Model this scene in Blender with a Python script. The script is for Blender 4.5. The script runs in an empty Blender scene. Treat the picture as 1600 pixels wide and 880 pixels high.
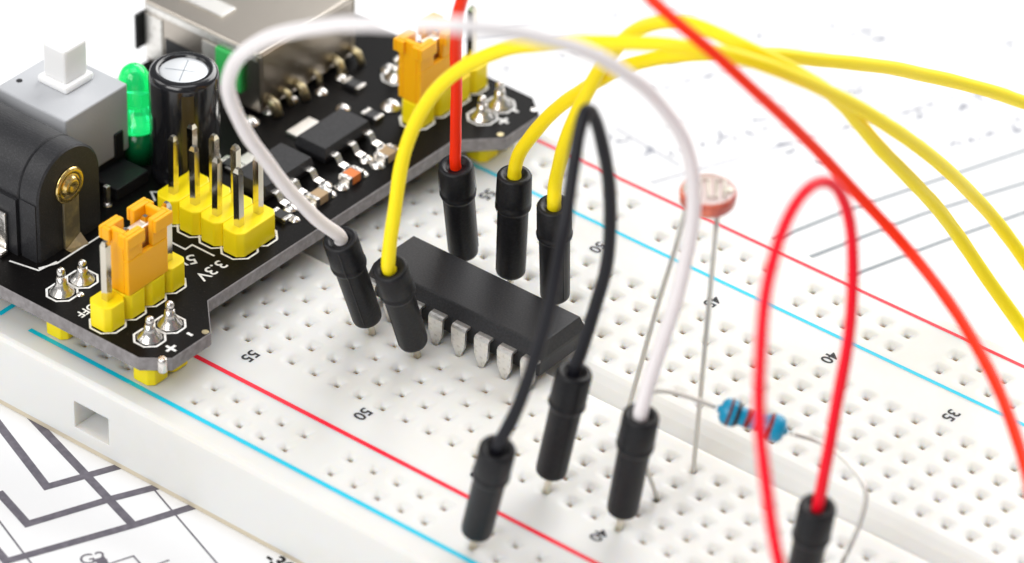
import bpy, math, random
from mathutils import Vector, Matrix
random.seed(7)
C = bpy.context.scene.collection
S = 0.1                      # the script thinks in millimetres, one Blender unit is one centimetre
SC = bpy.context.scene

# ------------------------------------------------------------------ camera
cam = bpy.data.cameras.new('camera')
cam_o = bpy.data.objects.new('camera', cam)
C.objects.link(cam_o)
SC.camera = cam_o
cam_o.location = (21.2219, -26.7938, 24.9072)
cam_o.rotation_euler = (0.951443, -0.021333, 0.679003)
cam.sensor_width = 36.0
cam.lens = 171.463
cam.clip_start = 1.0
cam.clip_end = 1000.0
cam.dof.use_dof = True
cam.dof.focus_distance = 42.1
cam.dof.aperture_fstop = 0.25
cam.dof.aperture_blades = 0

# ------------------------------------------------------------------ light: a bright white studio
W = bpy.data.worlds.new('World')
SC.world = W
W.use_nodes = True
bgn = W.node_tree.nodes['Background']
bgn.inputs[0].default_value = (0.93, 0.96, 1.0, 1)
bgn.inputs[1].default_value = 0.2

def area(name, loc, target, size, energy, col=(1, 1, 1)):
    l = bpy.data.lights.new(name, 'AREA')
    l.shape = 'RECTANGLE'
    l.size, l.size_y = size
    l.energy = energy
    l.color = col
    o = bpy.data.objects.new(name, l)
    C.objects.link(o)
    o.location = loc
    o.rotation_euler = (Vector(target) - Vector(loc)).to_track_quat('-Z', 'Y').to_euler()
    return o

area('softbox_back', (-2, 48, 30), (2, 14, -1), (60, 34), 35000, (1.0, 0.99, 0.98))
area('softbox_side', (-34, -22, 30), (0, 0, 0), (26, 26), 5500, (1.0, 0.98, 0.96))
area('softbox_front', (2, -50, 38), (6, -2, 0), (44, 32), 22500, (1.0, 0.99, 0.98))
area('softbox_top', (0, -4, 55), (2, 0, 0), (36, 36), 8000, (0.97, 0.98, 1.0))

SC.view_settings.view_transform = 'Standard'
SC.view_settings.look = 'None'
SC.view_settings.exposure = 0.14
SC.view_settings.gamma = 1.0
SC.render.engine = 'CYCLES'
SC.cycles.use_denoising = True
SC.cycles.max_bounces = 8
SC.cycles.sample_clamp_indirect = 8

# ------------------------------------------------------------------ helpers
class MB:
    """collects faces in millimetres; build() links them as ONE mesh object"""
    def __init__(self):
        self.v, self.f, self.m, self.s = [], [], [], []

    def face(self, pts, mat=0, smooth=False):
        n = len(self.v)
        self.v += [tuple(p) for p in pts]
        self.f.append(tuple(range(n, n + len(pts))))
        self.m.append(mat)
        self.s.append(smooth)

    def box(self, x0, x1, y0, y1, z0, z1, mat=0, top=None, skip=''):
        n = len(self.v)
        self.v += [(x, y, z) for z in (z0, z1) for y in (y0, y1) for x in (x0, x1)]
        fs = {'b': (0, 2, 3, 1), 't': (4, 5, 7, 6), 'f': (0, 1, 5, 4), 'k': (2, 6, 7, 3), 'l': (0, 4, 6, 2), 'r': (1, 3, 7, 5)}
        for k, q in fs.items():
            if k in skip:
                continue
            self.f.append(tuple(n + i for i in q))
            self.m.append(top if (top is not None and k == 't') else mat)
            self.s.append(False)
        return self

    def prism(self, poly, z0, z1, mat=0, top=None, bottom=None):
        n, k = len(self.v), len(poly)
        self.v += [(x, y, z0) for x, y in poly] + [(x, y, z1) for x, y in poly]
        for i in range(k):
            j = (i + 1) % k
            self.f.append((n + i, n + j, n + k + j, n + k + i)); self.m.append(mat); self.s.append(False)
        self.f.append(tuple(n + k + i for i in range(k))); self.m.append(mat if top is None else top); self.s.append(False)
        self.f.append(tuple(n + k - 1 - i for i in range(k))); self.m.append(mat if bottom is None else bottom); self.s.append(False)
        return self

    def rings(self, rings, mat=0, smooth=True, cap=True, mats=None):
        n, k = len(self.v), len(rings[0])
        for r in rings:
            self.v += [tuple(p) for p in r]
        for a in range(len(rings) - 1):
            for i in range(k):
                j = (i + 1) % k
                self.f.append((n + a * k + i, n + a * k + j, n + (a + 1) * k + j, n + (a + 1) * k + i))
                self.m.append(mats[a] if mats else mat); self.s.append(smooth)
        if cap:
            self.f.append(tuple(n + k - 1 - i for i in range(k))); self.m.append(mats[0] if mats else mat); self.s.append(False)
            e = n + (len(rings) - 1) * k
            self.f.append(tuple(e + i for i in range(k))); self.m.append(mats[-1] if mats else mat); self.s.append(False)
        return self

    def lathe(self, prof, base, axis=(0, 0, 1), n=20, mat=0, mats=None):
        a = Vector(axis).normalized()
        u = a.orthogonal().normalized()
        w = a.cross(u)
        b = Vector(base)
        R = []
        for r, z in prof:
            r = max(r, 0.004)
            R.append([b + a * z + (u * math.cos(2 * math.pi * i / n) + w * math.sin(2 * math.pi * i / n)) * r for i in range(n)])
        return self.rings(R, mat, True, True, mats)

    def tube(self, pts, r, n=12, mat=0, taper=None):
        P = [Vector(p) for p in pts]
        t0 = (P[1] - P[0]).normalized()
        u = t0.orthogonal().normalized()
        R = []
        for i, p in enumerate(P):
            t = (P[min(i + 1, len(P) - 1)] - P[max(i - 1, 0)]).normalized()
            u = (u - t * u.dot(t)).normalized()
            w = t.cross(u)
            rr = r if taper is None else r * taper[i]
            R.append([p + (u * math.cos(2 * math.pi * k / n) + w * math.sin(2 * math.pi * k / n)) * rr for k in range(n)])
        return self.rings(R, mat)

    def mesh(self, name, mats, base=(0, 0, 0), weld=False):
        me = bpy.data.meshes.new(name)
        bx, by, bz = base
        me.from_pydata([((x - bx) * S, (y - by) * S, (z - bz) * S) for x, y, z in self.v], [], self.f)
        for m in mats:
            me.materials.append(m)
        me.polygons.foreach_set('material_index', self.m)
        me.polygons.foreach_set('use_smooth', self.s)
        me.update()
        return me

    def build(self, name, mats, parent=None, bevel=0, seg=2, base=None):
        if not isinstance(mats, (list, tuple)):
            mats = [mats]
        if base is None:
            base = parent['_b'] if parent is not None else (0, 0, 0)
        me = self.mesh(name, mats, base)
        o = bpy.data.objects.new(name, me)
        C.objects.link(o)
        if parent is not None:
            o.parent = parent
            BASE[o.name] = base
        else:
            o.location = Vector(base) * S
        o['_b'] = tuple(base)
        if bevel:
            md = o.modifiers.new('bevel', 'BEVEL')
            md.width = bevel * S
            md.segments = seg
            md.limit_method = 'ANGLE'
            md.angle_limit = math.radians(35)
        return o

BASE = {}

def thing(name, loc, label, cat, group=None):
    o = bpy.data.objects.new(name, None)
    C.objects.link(o)
    o.empty_display_size = 0.1
    o.location = Vector(loc) * S
    o['_b'] = tuple(loc)
    tag(o, label, cat, group)
    return o

def tag(o, label, cat, group=None):
    o['label'] = label
    o['category'] = cat
    if group:
        o['group'] = group

def inst(me, name, loc, parent, rotz=0):
    """one more object that shares mesh data; loc in world millimetres"""
    o = bpy.data.objects.new(name, me)
    C.objects.link(o)
    o.parent = parent
    b = parent['_b']
    o.location = (Vector(loc) - Vector(b)) * S
    o.rotation_euler[2] = rotz
    return o

def child_of_inst(me, name, loc, parent):
    o = bpy.data.objects.new(name, me)
    C.objects.link(o)
    o.parent = parent
    o.location = Vector(loc) * S
    return o

DG = bpy.context.evaluated_depsgraph_get
def text(name, body, size, loc, rotz, mat, parent, bold=0.0, mirror=False):
    cu = bpy.data.curves.new(name, 'FONT')
    cu.body = body
    cu.size = size * S
    cu.align_x = 'CENTER'
    cu.align_y = 'CENTER'
    cu.offset = bold * S
    cu.extrude = 0.004 * S
    cu.resolution_u = 4
    t = bpy.data.objects.new(name, cu)
    C.objects.link(t)
    bpy.context.view_layer.update()
    me = bpy.data.meshes.new_from_object(t.evaluated_get(DG()))
    bpy.data.objects.remove(t)
    bpy.data.curves.remove(cu)
    me.name = name
    me.materials.clear()
    me.materials.append(mat)
    o = bpy.data.objects.new(name, me)
    C.objects.link(o)
    o.parent = parent
    o.location = (Vector(loc) - Vector(parent['_b'])) * S
    o.rotation_euler[2] = rotz
    return o

def spline(pts, per=7):
    P = [Vector(p) for p in pts]
    P = [P[0] * 2 - P[1]] + P + [P[-1] * 2 - P[-2]]
    out = []
    for i in range(1, len(P) - 2):
        a, b, c, d = P[i - 1:i + 3]
        for k in range(per):
            t = k / per
            out.append(0.5 * ((2 * b) + (c - a) * t + (2 * a - 5 * b + 4 * c - d) * t * t + (3 * b - a - 3 * c + d) * t ** 3))
    out.append(P[-2])
    return out

def smooth_path(pts, rounds=2):
    """evens out a path without shrinking its bends"""
    P = [Vector(p) for p in pts]
    for k in range(rounds * 2):
        f = .5 if k % 2 == 0 else -.507
        P = [P[0]] + [P[i] + ((P[i - 1] + P[i + 1]) / 2 - P[i]) * f for i in range(1, len(P) - 1)] + [P[-1]]
    return P

def waver(pts, amp, seed):
    """the small bends a used wire keeps"""
    rnd = random.Random(seed)
    ph = [[rnd.uniform(0, 6.28) for _ in range(3)] for _ in range(3)]
    out, s = [], 0.0
    n = len(pts)
    for i, p in enumerate(pts):
        if i:
            s += (pts[i] - pts[i - 1]).length
        k = amp * min(1, i / 12, (n - 1 - i) / 12)
        out.append(p + Vector([k * (math.sin(s / 5.1 + ph[0][c]) * .5 + math.sin(s / 2.6 + ph[1][c]) * .3 + math.sin(s / 1.3 + ph[2][c]) * .12) for c in range(3)]))
    return out

# ------------------------------------------------------------------ materials
def mat(name, col, rough=0.5, metal=0.0, sss=0.0, sss_r=(1, 1, 1), sss_s=0.1, coat=0.0, trans=0.0, ior=1.46,
        noise=None, bump=None, spec=None):
    """noise = (colour2, scale, low, high); bump = (scale, strength, distance mm)"""
    m = bpy.data.materials.new(name)
    m.use_nodes = True
    nt = m.node_tree
    b = nt.nodes['Principled BSDF']
    b.inputs['Base Color'].default_value = (*col, 1)
    b.inputs['Roughness'].default_value = rough
    b.inputs['Metallic'].default_value = metal
    b.inputs['IOR'].default_value = ior
    if spec is not None:
        b.inputs['Specular IOR Level'].default_value = spec
    if sss:
        b.inputs['Subsurface Weight'].default_value = sss
        b.inputs['Subsurface Radius'].default_value = sss_r
        b.inputs['Subsurface Scale'].default_value = sss_s
    if coat:
        b.inputs['Coat Weight'].default_value = coat
        b.inputs['Coat Roughness'].default_value = 0.15
    if trans:
        b.inputs['Transmission Weight'].default_value = trans
    if noise or bump:
        tc = nt.nodes.new('ShaderNodeTexCoord')
    if noise:
        c2, sc, lo, hi = noise
        n = nt.nodes.new('ShaderNodeTexNoise')
        n.inputs['Scale'].default_value = sc
        n.inputs['Detail'].default_value = 4
        nt.links.new(tc.outputs['Object'], n.inputs['Vector'])
        r = nt.nodes.new('ShaderNodeValToRGB')
        r.color_ramp.elements[0].position = lo
        r.color_ramp.elements[1].position = hi
        r.color_ramp.elements[0].color = (*col, 1)
        r.color_ramp.elements[1].color = (*c2, 1)
        nt.links.new(n.outputs['Fac'], r.inputs['Fac'])
        nt.links.new(r.outputs['Color'], b.inputs['Base Color'])
    if bump:
        sc, st, ds = bump
        n = nt.nodes.new('ShaderNodeTexNoise')
        n.inputs['Scale'].default_value = sc
        n.inputs['Detail'].default_value = 3
        nt.links.new(tc.outputs['Object'], n.inputs['Vector'])
        bp = nt.nodes.new('ShaderNodeBump')
        bp.inputs['Strength'].default_value = st
        bp.inputs['Distance'].default_value = ds * S
        nt.links.new(n.outputs['Fac'], bp.inputs['Height'])
        nt.links.new(bp.outputs['Normal'], b.inputs['Normal'])
    return m

M = {
    'abs': mat('white_plastic', (0.745, 0.745, 0.725), 0.42, sss=0.9, sss_r=(1.0, 0.8, 0.55), sss_s=0.11, noise=((0.715, 0.705, 0.665), 1.3, 0.45, 0.75), bump=(9, 0.06, 0.1)),
    'clip': mat('contact_metal', (0.64, 0.44, 0.25), 0.5, 0.2),
    'foam': mat('beige_foam', (0.62, 0.55, 0.42), 0.9, bump=(40, 0.4, 0.1)),
    'red_ink': mat('red_ink', (0.88, 0.004, 0.03), 0.5, noise=((0.90, 0.16, 0.17), 30, 0.62, 0.8)),
    'blue_ink': mat('blue_ink', (0.0, 0.55, 0.74), 0.5, noise=((0.2, 0.64, 0.78), 30, 0.62, 0.8)),
    'ink': mat('black_ink', (0.02, 0.02, 0.022), 0.6),
    'paper': mat('white_paper', (0.88, 0.88, 0.885), 0.85, bump=(6, 0.05, 0.2)),
    'print': mat('grey_print', (0.135, 0.125, 0.15), 0.8, noise=((0.19, 0.175, 0.205), 14, 0.4, 0.7)),
    'pale_print': mat('pale_grey_print', (0.30, 0.31, 0.36), 0.85),
    'bus_print': mat('blue_grey_print', (0.22, 0.25, 0.28), 0.85),
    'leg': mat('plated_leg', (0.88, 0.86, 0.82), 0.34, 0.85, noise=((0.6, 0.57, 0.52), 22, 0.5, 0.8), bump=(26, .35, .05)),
    'pinm': mat('gold_flashed_pin', (0.74, 0.69, 0.58), 0.14, 1.0),
    'table': mat('table_white', (0.78, 0.78, 0.78), 0.6, bump=(3, 0.1, 0.3)),
    'pcb': mat('black_soldermask', (0.0045, 0.004, 0.004), 0.42, spec=0.10, noise=((0.05, 0.046, 0.042), 60, 0.64, 0.80), bump=(25, 0.15, 0.06)),
    'pcb_edge': mat('board_edge', (0.20, 0.185, 0.185), 0.7, noise=((0.28, 0.265, 0.265), 18, 0.35, 0.7), bump=(30, 0.4, 0.1)),
    'silk': mat('white_silkscreen', (0.82, 0.82, 0.80), 0.6, noise=((0.55, 0.55, 0.54), 50, 0.5, 0.7)),
    'yellow': mat('yellow_header_plastic', (0.98, 0.76, 0.003), 0.42, sss=0.25, sss_r=(1, 0.6, 0.1), sss_s=0.04, bump=(30, 0.12, 0.06)),
    'amber': mat('amber_cap_plastic', (0.95, 0.45, 0.002), 0.42, sss=0.25, sss_r=(1, 0.5, 0.1), sss_s=0.04, bump=(30, 0.12, 0.06)),
    'tin': mat('tinned_metal', (0.90, 0.88, 0.84), 0.38, 1.0, bump=(25, 0.12, 0.05)),
    'solder': mat('solder', (0.78, 0.75, 0.71), 0.27, 1.0, bump=(14, 0.35, 0.15)),
    'brass': mat('brass', (0.83, 0.62, 0.24), 0.25, 1.0, bump=(20, 0.3, 0.1)),
    'strap': mat('dull_brass_strap', (0.42, 0.36, 0.24), 0.4, 0.9, noise=((0.65, 0.55, 0.3), 12, 0.45, 0.7), bump=(20, 0.3, 0.1)),
    'steel': mat('usb_shell_steel', (0.50, 0.455, 0.40), 0.3, 1.0, bump=(8, 0.06, 0.1)),
    'black': mat('black_plastic', (0.017, 0.017, 0.019), 0.42, bump=(60, 0.25, 0.05)),
    'jack': mat('black_textured_plastic', (0.016, 0.016, 0.018), 0.48, noise=((0.04, 0.04, 0.044), 70, 0.5, 0.75), bump=(80, 0.5, 0.06)),
    'epoxy': mat('chip_epoxy', (0.017, 0.017, 0.019), 0.5, spec=0.4, noise=((0.034, 0.034, 0.037), 60, 0.4, 0.8), bump=(70, 0.3, 0.04)),
    'plug': mat('black_plug_plastic', (0.006, 0.006, 0.0075), 0.42, spec=0.32, noise=((0.014, 0.014, 0.016), 40, 0.4, 0.8), bump=(45, 0.35, 0.05)),
    'grey': mat('grey_plastic', (0.50, 0.51, 0.53), 0.5, bump=(40, 0.2, 0.05)),
    'button': mat('white_button', (0.94, 0.94, 0.93), 0.35, sss=0.4, sss_r=(1, 1, 0.9), sss_s=0.05),
    'led': mat('green_lens', (0.04, 0.93, 0.36), 0.06, trans=0.85, ior=1.45),
    'sleeve': mat('black_sleeve', (0.010, 0.010, 0.012), 0.2, coat=0.5),
    'alu': mat('aluminium', (0.80, 0.82, 0.84), 0.55, 0.5),
    'tan': mat('tan_ceramic', (0.45, 0.31, 0.17), 0.5),
    'orange_cer': mat('orange_ceramic', (0.75, 0.20, 0.04), 0.5),
    'w_yellow': mat('yellow_insulation', (1.0, 0.79, 0.008), 0.45, spec=0.35, bump=(9, .25, .1), sss=0.15, sss_r=(1, 0.7, 0.1), sss_s=0.03),
    'w_orange': mat('orange_red_insulation', (0.96, 0.028, 0.0), 0.45, spec=0.3, bump=(9, .25, .1)),
    'w_red': mat('crimson_insulation', (0.92, 0.002, 0.02), 0.45, spec=0.3, bump=(9, .25, .1)),
    'w_white': mat('white_insulation', (0.84, 0.80, 0.80), 0.42, sss=0.2, sss_s=0.03),
    'w_black': mat('black_insulation', (0.008, 0.008, 0.012), 0.4, spec=0.35),
    'lead': mat('component_lead', (0.62, 0.60, 0.56), 0.3, 1.0),
    'res': mat('blue_resistor_lacquer', (0.0, 0.27, 0.47), 0.32, coat=0.1),
    'band_brown': mat('brown_band', (0.11, 0.03, 0.035), 0.35),
    'band_black': mat('black_band', (0.01, 0.012, 0.02), 0.35),
    'band_red': mat('red_band', (0.22, 0.012, 0.016), 0.35),
    'ldr_side': mat('orange_ceramic_body', (0.80, 0.20, 0.11), 0.28, coat=0.5, noise=((0.45, 0.05, 0.04), 6, 0.4, 0.6)),
    'ldr_face': mat('sensor_face', (0.40, 0.27, 0.25), 0.25, coat=0.6),
    'ldr_trace': mat('sensor_track', (0.72, 0.68, 0.60), 0.3, 0.4),
}

# ------------------------------------------------------------------ measured wire routes (world millimetres)
PATHS = {
    'y1': [(-2.2, -10.19, 16.48), (-2.44, -8.81, 21.49), (-1.55, -7.3, 26.53), (1.1, -6.03, 30.63), (5.55, -5.37, 34.06), (10.2, -5.46, 36.67), (14.91, -5.73, 38.84), (19.18, -5.5, 40.4), (22.33, -4.66, 41.02), (25.29, -2.69, 40.64), (27.27, -0.15, 39.33), (28.25, 3.02, 36.98), (28.85, 6.83, 34.12), (29.37, 10.9, 30.76), (29.68, 15.46, 26.4), (30.31, 19.67, 22.24), (29.38, 26.51, 15.96), (29.05, 31.05, 10.93), (29.44, 34.15, 7.12), (30.94, 36.97, 2.05), (35.14, 37.49, -2.73), (41.52, 34.29, -4.88)],
    'y2': [(-1.66, 6.17, 15.14), (0.3, 6.39, 18.86), (2.69, 6.31, 21.88), (5.11, 5.76, 24.35), (7.63, 5.45, 26.99), (10.43, 5.19, 29.45), (13.96, 5.23, 31.62), (17.29, 5.95, 32.98), (19.64, 8.97, 32.56), (21.14, 13.3, 30.89), (22.21, 20.33, 27.39), (22.68, 26.62, 23.6), (23.78, 35.27, 18.42), (25.15, 43.93, 13.03), (27.32, 51.74, 7.73), (30.31, 58.63, 2.41)],
    'y3': [(3.14, 5.01, 14.88), (4.53, 4.1, 19.57), (6.22, 3.53, 23.51), (7.15, 3.94, 26.26), (8.51, 3.95, 29.06), (9.96, 3.94, 31.75), (12.71, 3.2, 34.94), (16.51, 1.9, 38.14), (21.05, 0.49, 39.73), (24.89, 0.47, 39.65), (27.2, 2.67, 37.67), (28.39, 6.55, 34.55), (28.74, 9.96, 30.96), (28.65, 12.68, 27.67), (28.81, 15.05, 24.64), (29.21, 17.62, 21.45), (29.28, 21.29, 17.17), (29.19, 25.01, 12.75), (29.51, 27.94, 8.81), (30.6, 30.07, 5.05), (34.49, 32.17, -1.15), (39.52, 31.23, -4.82)],
    'red': [(-7.02, 3.94, 15.59), (-6.69, 3.44, 19.93), (-5.62, 2.03, 24.33), (-3.95, -0.02, 29.23), (-1.4, -2.5, 34.62), (2.27, -5.24, 40.49), (6.91, -7.45, 46.1), (12.04, -9.14, 50.12), (17.22, -10.11, 51.47), (21.29, -10.86, 50.57), (24.4, -11.17, 49.26), (26.56, -10.68, 47.94), (28.8, -9.4, 45.69), (30.62, -7.47, 42.81), (32.1, -4.06, 38.4), (33.81, 0.1, 32.91), (36.57, 2.85, 28.4), (39.91, 3.85, 24.89), (43.58, 3.31, 22.85), (48.31, 1.12, 21.5), (52.67, -1.48, 20.03), (57.92, -5.38, 18.08), (62.37, -9.54, 16.52), (66.95, -14.88, 15.27)],
    'white': [(-8.55, -13, 15.42), (-8.92, -16.61, 20.38), (-8.67, -20.42, 26.27), (-8.18, -23.25, 31.35), (-7.21, -25.04, 35.42), (-4.38, -26.7, 39.74), (0.27, -28.44, 44.15), (8.55, -31.94, 50.35), (15.09, -35.17, 54.91), (21.06, -37.92, 58.77), (26.68, -38.95, 61.39), (28.64, -35.5, 60.06), (28.15, -28.8, 55.83), (27.07, -21.83, 50.69), (26.48, -16.05, 45.52), (26.87, -12.24, 40.78), (27.2, -9.89, 36.2), (27.36, -8.74, 32.16), (27.59, -9.09, 28.14), (27.43, -9.77, 24.07), (27.04, -10.67, 19.97), (27.12, -12.25, 16.43)],
    'black': [(19.69, -12.5, 13.97), (20.25, -11.8, 17.7), (21.1, -11.54, 22.41), (21.48, -11.53, 27.27), (21.39, -11.93, 32.07), (20.81, -12.27, 35.65), (20.6, -13.27, 38.17), (20.54, -14.13, 39), (20.7, -15.01, 37.89), (21.63, -16.86, 35.03), (22.68, -19, 31.76), (23.07, -20.62, 27.91), (22.9, -21.67, 23.45), (22.5, -22.94, 18.95), (21.76, -23.75, 15.25)],
    'crimson': [(45.28, -13.44, 18.37), (44.12, -10.56, 24.28), (42.7, -8.3, 29.73), (41.75, -7.83, 34.51), (41.17, -8.68, 37.52), (40.93, -10.3, 39.38), (41.09, -12.52, 40.24), (41.14, -14.44, 39.79), (42.21, -17.68, 38.74), (43.23, -20.42, 36.55), (44.66, -23.18, 33.99), (45.93, -25.02, 30.86), (47.45, -26.66, 27.73), (49.5, -28.23, 24.22), (52.17, -30.01, 19.94)],
    'ldrR': [(25.4, -3.81, -2), (25.4, -3.81, 0.2), (25.1, -2.9, 8), (24.54, -1.09, 24.1)],
    'ldrL': [(17.78, -3.81, -2), (17.85, -3.81, 0.3), (18.63, -2.77, 6.69), (20.13, -2.57, 14.21), (21.95, -3.21, 20.55), (22.56, -2.3, 24.48)],
    'resL': [(25.4, -8.89, -2), (25.35, -8.89, 0.2), (25.83, -11.72, 6.07), (24.97, -11.29, 9.01), (24.63, -10.09, 10.64), (25.42, -9.01, 11.13), (27.31, -7.84, 10.8), (29.37, -6.8, 10.17)],
    'resR': [(34.87, -3.92, 8.6), (37.28, -2.64, 7.93), (39.91, -2.66, 7.35), (42.28, -3.44, 6.17), (43.39, -5.37, 4.8), (44, -8.3, 3), (43.18, -8.89, -0.3), (43.18, -8.89, -2)],
    'resB': [(29.57, -6.72, 10.09), (34.69, -4.03, 8.63)],
}


led_b = M['led'].node_tree.nodes['Principled BSDF']      # the lamp is on
led_b.inputs['Emission Color'].default_value = (0.02, 0.9, 0.25, 1)
led_b.inputs['Emission Strength'].default_value = 0.2

PZ = -7.75      # height of the paper under the breadboard

# ------------------------------------------------------------------ the setting: table and the printed paper on it
mb = MB()
mb.box(-700, 700, -600, 700, PZ - 30.3, PZ - 0.3)
tb = mb.build('table_top', M['table'])
tb['kind'] = 'structure'

paper = thing('printed_sheet', (0, 40, PZ), 'white sheet printed with grey circuit lines lying under the breadboard', 'paper')
mb = MB()
mb.box(-190, 190, -160, 250, PZ - 0.12, PZ)
mb.build('sheet', M['paper'], paper)

def strips(mb, poly, w, z, h=0.01):
    """flat printed line along a polyline, mitred at the corners"""
    P = [Vector((x, y)) for x, y in poly]
    L, R = [], []
    for i, p in enumerate(P):
        d0 = (p - P[i - 1]).normalized() if i else (P[1] - p).normalized()
        d1 = (P[i + 1] - p).normalized() if i < len(P) - 1 else d0
        n0, n1 = Vector((-d0.y, d0.x)), Vector((-d1.y, d1.x))
        n = (n0 + n1).normalized()
        k = w / 2 / max(0.35, n.dot(n0))
        L.append(p + n * k)
        R.append(p - n * k)
    for i in range(len(P) - 1):
        mb.face([(R[i].x, R[i].y, z), (R[i + 1].x, R[i + 1].y, z), (L[i + 1].x, L[i + 1].y, z), (L[i].x, L[i].y, z)])

mb = MB()
for k, poly in enumerate([
        [(-31.82, -28.63), (-21.57, -32.77), (-18.94, -26.99), (-16.5, -21.6)],
        [(-31.6, -25.74), (-26.2, -27.46), (-12.57, -31.82)],
        [(-24.19, -35.94), (-19.29, -37.55), (-16.2, -30.29), (-14.58, -27.04), (-12.0, -21.5)],
        [(-27.0, -39.0), (-17.18, -42.34), (-12.37, -31.88), (-10.31, -26.89), (-8.0, -21.3)]]):
    mb = MB()
    strips(mb, poly, 0.8, PZ + 0.012 + 0.004 * k)
    mb.build('printed_track', M['print'], paper)
mb = MB()
for k, poly in enumerate([
        [(-14.58, -27.04), (-3.07, -31.33), (9, -35.8)],
        [(-27.2, -36.48), (-21.5, -38.75), (-14.89, -41.4), (-8, -44.2)],
        [(-10.6, -37.6), (-9.56, -34.95), (-7.67, -35.59), (-6.9, -33.4)]]):
    mb = MB()
    strips(mb, poly, 0.16, PZ + 0.03 + 0.003 * k)
    mb.build('thin_line', M['print'], paper)
mb = MB()
strips(mb, [(-11.55, -37.0), (-10.2, -37.6)], 0.9, PZ + 0.04)
mb.build('thin_line', M['print'], paper)
mb = MB()
for poly in [[(-1, 22), (3.91, 37.97), (6.08, 45.58), (14.13, 67.75), (24, 96)],
             [(2.5, 20), (8.08, 37.77), (11.82, 49.83), (17.28, 63.04), (27, 87)],
             [(6, 20), (12.92, 38.58), (15.74, 47.32), (19.9, 59.12), (29, 82)]]:
    mb = MB()
    strips(mb, poly, 0.46, PZ + 0.014)
    mb.build('bus_line', M['bus_print'], paper)
mb = MB()
for k, poly in enumerate([
        [(-18.78, 42.58), (-10.11, 41.46)], [(-12.9, 31.8), (-9.81, 38.89), (-3.45, 53.62), (2.0, 66.0)],
        [(-24.51, 47.93), (-22.8, 48.9)], [(-28.75, 59.48), (-23.7, 68.52)], [(-33, 50), (-29.5, 56.5)],
        [(-40, 44), (-34, 55)], [(-6, 72), (8, 96)], [(-12, 74), (-3, 92)]]):
    strips(mb, poly, 0.28, PZ + 0.015 + 0.003 * k)
for (x, y) in [(-17.57, 64.5), (-10.28, 71.56), (2.52, 63.12), (4.37, 66.91), (4.87, 69.11), (10.3, 66.9), (9.53, 64.79),
               (7.68, 61.04), (8.57, 62.96), (-0.89, 50.1), (-3.22, 50.22), (-9.92, 48.04), (-13.36, 70.45), (-13.8, 41.12),
               (-9.25, 52.24), (-17.44, 40.86), (-8.65, 71.43), (1.54, 78.71), (-4.79, 50.31), (-31.28, 57.6), (-35, 36),
               (-52, 30), (-58, 24), (-22, 55), (-25, 62), (-5, 62), (6, 72), (12, 73)]:
    for k in range(3):
        a, b = x + random.uniform(-.5, .5), y + random.uniform(-.6, .6)
        strips(mb, [(a, b), (a + random.uniform(-.7, .7), b + random.uniform(.3, 1.1))], 0.34, PZ + 0.03 + 0.002 * k)
def print_row(p, q, n, size):
    p, q = Vector(p), Vector(q)
    d = (q - p).normalized()
    s = Vector((-d.y, d.x))
    for k in range(n):
        c = p.lerp(q, (k + random.uniform(-.25, .25)) / n)
        for _ in range(random.choice((1, 2, 2, 3))):
            a = c + d * random.uniform(-.4, .4) * size + s * random.uniform(-.4, .4) * size
            e = random.choice((d, s, d + s)) * random.uniform(.3, .8) * size
            strips(mb, [a, a + e], .26 * size, PZ + .03 + random.uniform(0, .01))
for p, q, n, z in (((-2, 57), (9, 80), 13, 1), ((1.5, 60.5), (12, 82), 12, 1), ((4.5, 58), (14, 77), 11, .9), ((-8, 50), (-1, 66), 10, .8),
                   ((-16, 60), (-8, 77), 10, 1), ((-12, 64), (-4, 82), 11, 1), ((-22, 46), (-16, 58), 7, .9), ((-28, 52), (-18, 74), 12, .9),
                   ((-12, 42), (-7, 53), 7, .9), ((-34, 40), (-29, 52), 8, .9), ((-60, 20), (-50, 40), 9, 1), ((-6, 60), (3, 78), 9, .8)):
    print_row(p, q, n, z)
for p, q in (((-9, 55), (3, 85)), ((-20, 50), (-9, 76)), ((0, 66), (10, 88)), ((-16, 44), (-10, 58)), ((-30, 62), (-22, 80))):
    strips(mb, [p, q], .2, PZ + .026)
o = mb.build('faint_print', M['pale_print'], paper)
o['kind'] = 'stuff'
text('printed_text', 'G2', 1.9, (-11.9, -37.4, PZ + 0.05), math.radians(58), M['print'], paper)
text('printed_text', '-30', 2.0, (0.35, -27.75, PZ + 0.05), math.radians(-6), M['ink'], paper, bold=0.05)

paper.location += Vector((0.56, -0.72, 0)) * S

# ------------------------------------------------------------------ breadboard
P = 2.54
def colx(c):
    return (50 - c) * P
XL, XR = -37.0, 128.4
HB = 6.95       # plastic height
YE = 27.8
board = thing('breadboard', (45.7, 0, -HB), 'long white solderless breadboard with rows of holes and red and blue stripes', 'breadboard')

NS = 16
def squircle(h, e):
    out = []
    for k in range(NS):
        a = math.pi / 4 + 2 * math.pi * k / NS
        c, s = math.cos(a), math.sin(a)
        out.append((h * math.copysign(abs(c) ** e, c), h * math.copysign(abs(s) ** e, s)))
    return out
def square(h):
    out = []
    for k in range(NS):
        a = math.pi / 4 + 2 * math.pi * k / NS
        c, s = math.cos(a), math.sin(a)
        m = max(abs(c), abs(s))
        out.append((c / m, s / m))
    return out
SQ = square(1)
DISH = [(1.08, .0, .62), (.95, -.007, .62), (.79, -.03, .62), (.61, -.08, .58), (.45, -.15, .5), (.33, -.235, .42), (.265, -.31, .4), (.25, -.40, .4), (.245, -.6, .4), (.235, -5.0, .4)]
DISH = [([(x, y) for x, y in squircle(h, e)], z) for h, z, e in DISH]

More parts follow.
